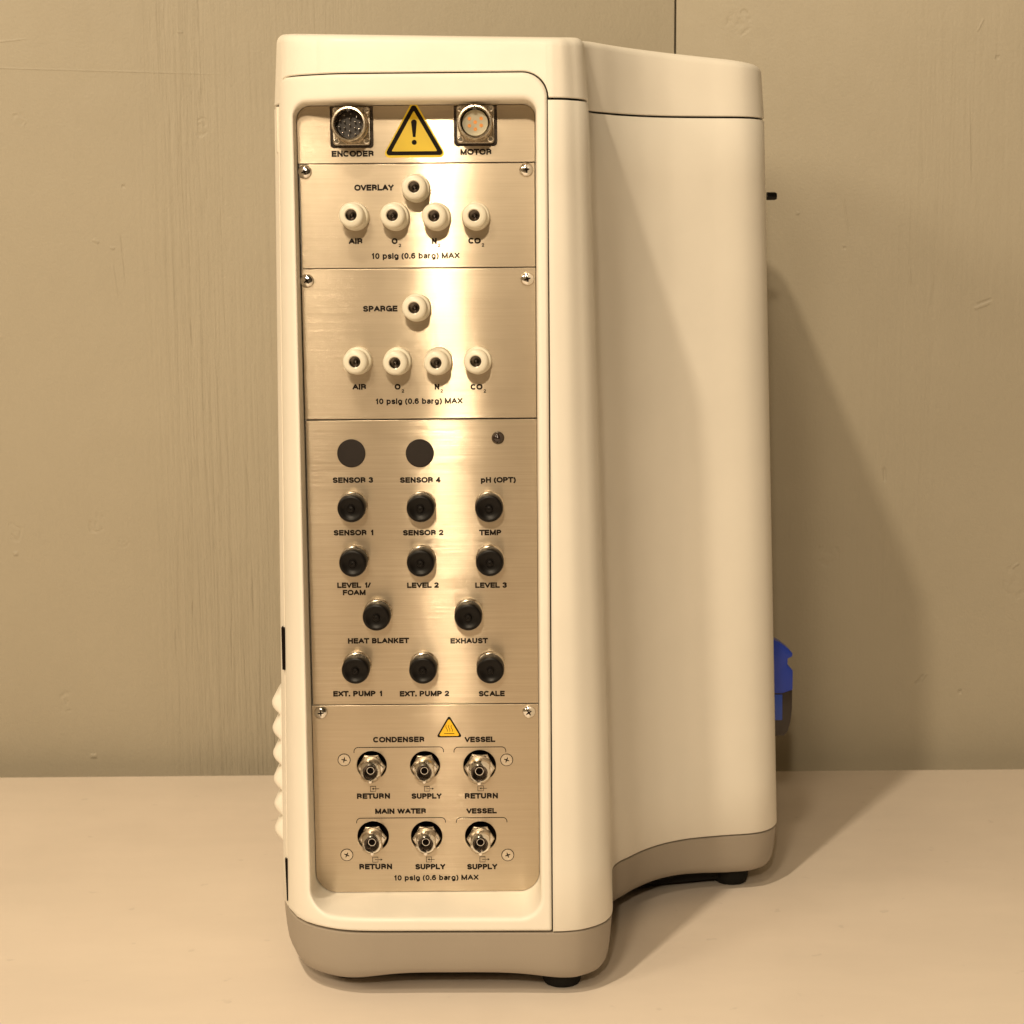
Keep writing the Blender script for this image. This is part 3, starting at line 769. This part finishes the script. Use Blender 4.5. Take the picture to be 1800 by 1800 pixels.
# warning labels
wt = flat([rtri(-88.8, -43.2, 61.4, 101.6, 3.0)], .12).move((66, 0, -80))
w = wt.build('warning_label', YELLOW, unit, (-66, -.03, 80), fix=False); w['label'] = 'large yellow warning triangle with exclamation mark'
ringm = flat([rtri(-21.0, 21.0, -17.0, 19.0, 2.0), rtri(-16.0, 16.0, -14.3, 13.4, .5)], .05)
ringm.build('printed_triangle', INK, w, (-66, -.16, 80), fix=False)
ex = flat([[(-.95, -4.6), (.95, -4.6), (1.9, 5.0)] + [(2.0 * math.cos(t), 5.4 + 2.0 * math.sin(t)) for t in np.linspace(0.1, PI - .1, 9)] + [(-1.9, 5.0)]], .05)
ex.merge(flat([circ(0, -8.2, 1.75, 20)], .05))
ex.build('printed_exclamation', INK, w, (-66, -.16, 80), fix=False)
w = flat([rtri(-9.6, 9.6, -7.7, 9.0, 1.2)], .12).build('warning_label', INK, unit, (-47.3, -.13, -348.2), fix=False); w['label'] = 'small amber hot surface triangle'
w2 = flat([rtri(-7.7, 7.7, -6.7, 6.6, .9)], .04).build('amber_face', AMBER, w, (-47.3, -.26, -348.2), fix=False)
hm = MB()
for dx in (-1.9, 0, 1.9):
    hm.merge(stroke([(dx + .55 * math.sin(u * 5.4 + .6), -3.4 + 5.0 * u) for u in np.linspace(0, 1, 14)], .38))
hm.merge(stroke([(-3.7, -4.9), (3.7, -4.9)], .5))
hm.build('printed_heat_mark', INK, w, (-47.3, -.32, -348.2), fix=False)

# screws
def cross(m, r, w, y, mi): 
    a = random.random() * 1.5
    for k in (0, PI / 2):
        c, s = math.cos(a + k), math.sin(a + k)
        q = [(-r, -w * .55), (0, -w), (r, -w * .55), (r, w * .55), (0, w), (-r, w * .55)]
        m.add([(x * c - z * s, y - .01 * k, x * s + z * c) for x, z in q], [(0, 1, 2, 3, 4, 5)], mi)
    return m
def pan_screw():
    m = lathe([(4.8, 0), (4.85, -.7), (4.5, -1.5), (3.7, -2.2), (2.5, -2.65), (1.2, -2.8), (0, -2.82)], 40)
    return cross(m, 2.3, .62, -2.95, 1)
for x, z in ((-142.7, 52.2), (11.9, 52.4), (-143.0, -23.2), (12.1, -23.2), (-140.9, -336.4), (11.1, -337.2)):
    pan_screw().build('screw', [CHROME, CAVITY], panel_at(z), (x, face_y(z), z), 50, False)
for x, z in ((-124.8, -372.4), (-5.4, -373.4), (-124.4, -445.1), (-5.2, -446.2)):
    m = lathe([(4.75, .0), (4.75, -.06), (4.3, -.1)], 40, 1); m.merge(lathe([(4.3, -.1), (4.2, -.3), (3.0, -.34), (0, -.36)], 40))
    cross(m, 2.0, .5, -.42, 1)
    m.build('countersunk_screw', [NICKEL, CAVITY], panels[4], (x, face_y(z) - .02, z), 50, False)

# gas fittings: flange, body, collet
def gas_fitting(loc):
    o = lathe([(9.6, 0), (9.75, -.6), (9.75, -8.2), (9.3, -9.4), (8.4, -9.7), (8.0, -10.0), (8.0, -17.0), (8.5, -17.5), (8.6, -18.2), (8.6, -24.6), (8.2, -26.0), (7.3, -26.9), (6.2, -27.2), (4.6, -27.4), (4.1, -27.1), (3.85, -26.2), (3.8, -24)], 56).build('gas_fitting', IVORY_FIT, unit, loc, 30)
    lathe([(3.85, -25.8), (3.5, -25.6), (.9, -22.6), (0, -22.3)], 40).build('collet', COLLET, o, loc, 60)
    return o
GAS = [(-64.9, 40.0, -1.0, .8), (-107.8, 20.9, -2.2, 1.8), (-79.5, 20.6, -2.2, 1.5), (-50.6, 20.4, -3.0, .6), (-23.4, 20.4, -2.0, .8),
       (-65.5, -42.7, -2.4, 1.6), (-107.8, -79.6, -1.2, 1.4), (-79.7, -80.0, -1.8, .2), (-51.0, -80.1, -2.2, -.2), (-22.9, -80.1, -3.2, 1.8)]
g0 = None
for x, z, ax, az in GAS:
    loc = (x, face_y(z), z); rot = (math.radians(-az), 0, math.radians(ax))
    if g0 is None:
        g0 = gas_fitting(loc); g0.rotation_euler = rot
    else: copy_tree(g0, unit, loc, rot)

# capped cable connectors
def knurl(r, y, i): return r * (1.0 + (.014 if i % 2 else -.014)) if (r > 9.2 and -17.8 < y < -7.0) else r
def cable_connector(loc):
    o = lathe([(10.3, 0), (10.4, -.5), (10.4, -2.4), (9.9, -2.9), (9.6, -3.3), (9.6, -4.4), (10.1, -4.9), (10.2, -6.6), (9.7, -7.0), (8, -7.0)], 56).build('cable_connector', NICKEL, unit, loc, 30)
    c = lathe([(8.6, -6.8), (9.7, -7.2), (9.9, -7.8), (9.9, -17.4), (9.4, -19.0), (8.2, -19.7), (7.4, -19.6), (6.6, -19.0), (3.2, -18.8), (0, -18.8)], 112, 0, knurl).build('dust_cap', BLACKP, o, loc, 40)
    lathe([(2.7, -18.75), (2.5, -20.4), (2.0, -21.1), (.9, -21.3), (.7, -20.8), (0, -20.7)], 28).build('cap_nub', BLACKP, o, loc, 40)
    return o
CAPS = [(-113.9, -183.3), (-64.9, -183.6), (-16.2, -184.0), (-113.6, -222.6), (-65.4, -222.9), (-16.1, -223.0), (-97.6, -262.0), (-31.9, -262.4), (-113.4, -300.9), (-65.0, -301.3), (-16.5, -301.5)]
c0 = None
for x, z in CAPS:
    loc = (x, face_y(z), z)
    if c0 is None: c0 = cable_connector(loc)
    else: copy_tree(c0, unit, loc, (0, random.uniform(-1, 1), 0))
p0 = None
for x, z in ((-114.6, -145.9), (-65.6, -146.2)):
    if p0 is None: p0 = lathe([(10.1, 0), (10.1, -.7), (9.7, -1.0), (6, -1.1), (0, -1.1)], 56).build('hole_plug', PLUG, unit, (x, 0, z))
    else: copy_tree(p0, unit, (x, 0, z))
lathe([(4.5, 0), (4.5, -.8)] + [(4.2 * math.cos(t), -.8 - 3.4 * math.sin(t)) for t in np.linspace(0, PI / 2, 9)], 40).build('indicator_lens', DOME, unit, (-9.6, 0, -135.6), 60)

# round sockets
def socket(loc, pins):
    o = flat([rrect(-13.0, 13.0, -13.0, 13.0, 2.2, 5), circ(0, 0, 9.9, 40)], 2.0, .3).build('round_socket', NICKEL, unit, loc, 30, False)
    flat([rrect(-14.7, 14.7, -14.7, 14.7, 2.2, 5)], .6).move((0, 2.6, 0)).build('recess_plate', COLLET, o, loc, 30, False)
    sh = lathe([(12.3, -2), (12.4, -3.4), (12.0, -4.4), (11.5, -5.0), (11.4, -21.5), (11.9, -22.3), (11.9, -25.0), (11.3, -25.9), (10.4, -26.0), (9.9, -25.4), (9.8, -2)], 64).build('socket_shell', NICKEL, o, loc, 30)
    box(-1.1, 1.1, -25.6, -14, 8.6, 10.6).build('key_rib', SMOKED, o, loc)
    for dx in (-10.4, 10.4):
        for dz in (-10.4, 10.4):
            lathe([(2.3, -1.8), (2.3, -3.0), (1.8, -3.6), (1.3, -3.7), (1.2, -3.0), (0, -3.0)], 24).build('corner_screw', CHROME, o, (loc[0] + dx, loc[1], loc[2] + dz), 40)
    return o
loc = (SOCKETS[0][0], -.2, SOCKETS[0][1])
s = socket(loc, 0); s['label'] = 'black pin socket above the word ENCODER'
lathe([(9.7, -9.5), (9.0, -10.0), (0, -10.0)], 48).build('socket_insert', SMOKED, s, loc)
for n, r, a0 in ((10, 7.2, .2), (6, 4.2, .5), (1, 0, 0)):
    for i in range(n):
        a = a0 + 2 * PI * i / n; q = (loc[0] + r * math.cos(a), loc[1], loc[2] + r * math.sin(a))
        lathe([(.55, -9.9), (.55, -15.2), (.3, -15.8), (0, -15.9)], 12).build('contact_pin', PIN, s, q, 40)
loc = (SOCKETS[1][0], -.2, SOCKETS[1][1])
s = socket(loc, 0); s['label'] = 'cream insert socket above the word MOTOR'
lathe([(9.0, -2.5), (9.0, -14.2), (8.7, -14.7), (0, -14.8)], 48).build('socket_insert', CREAM, s, loc)
for px, pz in ((-3.9, 2.8), (4.2, 2.9), (.1, .4), (-3.9, -2.0), (4.2, -1.8), (.1, -4.3)):
    q = (loc[0] + px, loc[1], loc[2] + pz)
    m = lathe([(1.25, -14.85), (1.2, -15.2), (.6, -15.2), (.5, -14.9), (0, -14.9)], 20)
    m.build('contact_pin', COPPER, s, q, 40)

# hose couplings: hexagon, nozzle with flats, bore, stem, latch peg
def hexn(y, a, r): 
    return [(r * math.cos(PI / 3 * i + a), y, r * math.sin(PI / 3 * i + a)) for i in range(6)]
def hose_coupling(loc):
    hx = loft([hexn(4, 0, 10.3), hexn(-6.2, 0, 10.3), hexn(-7.8, 0, 8.8)], True, True, True)
    me = hx.mesh('hose_coupling', CHROME, 20); bevel_me(me, .35, 2, 20)
    o = link(bpy.data.objects.new('hose_coupling', me), unit, loc)
    lathe([(13.4, 1.5), (13.4, 8.2), (0, 8.2)], 48).build('dark_recess', CAVITY, o, loc, 30)
    # nozzle: cylinder cut by two side flats, with a bore
    n = 64; FL = 6.8
    def cut(r, y, lim): return [(max(-lim, min(lim, r * math.cos(2 * PI * i / n))), y, r * math.sin(2 * PI * i / n)) for i in range(n)]
    rings = [cut(9.1, -6.5, FL + .5), cut(9.1, -13.4, FL + .5), cut(8.9, -14.4, FL + .4), cut(7.2, -17.2, FL + .1)]
    rings += [[(r * math.cos(2 * PI * i / n), y, r * math.sin(2 * PI * i / n)) for i in range(n)] for r, y in ((5.8, -18.5), (5.4, -18.1), (5.3, -7.5))]
    loft(rings, True, False, False).build('nozzle', CHROME, o, loc, 28)
    lathe([(5.3, -8.2), (0, -8.2)], 32).build('bore_floor', COLLET, o, loc)
    lathe([(2.95, -7.5), (2.95, -12.8), (2.75, -13.2), (2.45, -13.2), (2.3, -12.8), (2.3, -8.3)], 32).build('stem', CHROME, o, loc, 30)
    lathe([(2.3, -9.6), (0, -9.6)], 24).build('stem_hole', CAVITY, o, loc)
    lathe([(1.35, -17.4), (1.35, -19.0), (.9, -19.5), (0, -19.6)], 20).move((0, 0, -6.75)).build('latch_peg', CHROME, o, loc, 40)
    return o
h0 = None
for k, (x, z, r) in enumerate(HOLES):
    loc = (x, face_y(z) + 1.2, z - .4)
    if h0 is None: h0 = hose_coupling(loc)
    else:
        c = copy_tree(h0, unit, loc, (0, math.radians((2, -1, 1.5, -2, 1, 0)[k]), 0))
        if k == 2: c.scale = (1.1, 1.05, 1.1)

# things on the far side: black knob and blue connector
kn = lathe([(0, 0), (3.3, 0), (3.3, -6.5), (2.6, -8.2), (0, -8.4)], 28); kn.v = [(-y, x, z) for x, y, z in kn.v]
kn.build('black_knob', BLACKP, unit, (213.5, 232, 39), 40)
def prism_y(prof, y0, y1, r=0.6):
    me = loft([[(x, y, z) for x, z in prof] for y in (y0, y1)], True, True, True).mesh('m', BLUE); bevel_me(me, r, 2, 25); return me
me = prism_y([(214, -335.5), (222, -336.0), (228.6, -338.5), (236, -344), (240.6, -349), (240.2, -351.6), (236.3, -353.4), (236.3, -359.2), (240.9, -364), (241.0, -381), (232, -384), (214, -384)], 228, 242)
me.name = 'power_connector'; pc = link(bpy.data.objects.new('power_connector', me), unit, (0, 0, 0)); pc['label'] = 'blue plastic connector jutting from the far side'
me = prism_y([(214, -382.5), (240.9, -381.6), (241.0, -398), (239.8, -410), (237.6, -418), (234.5, -422), (214, -422.5)], 229, 241); me.materials[0] = SMOKED
me.name = 'connector_boot'; link(bpy.data.objects.new('connector_boot', me), pc, (0, 0, 0))
me = prism_y([(214, -385.2), (232.3, -385.2), (232.6, -408), (214, -408)], 228.4, 236); me.materials[0] = BLUE2
me.name = 'connector_clip'; link(bpy.data.objects.new('connector_clip', me), pc, (0, 0, 0))
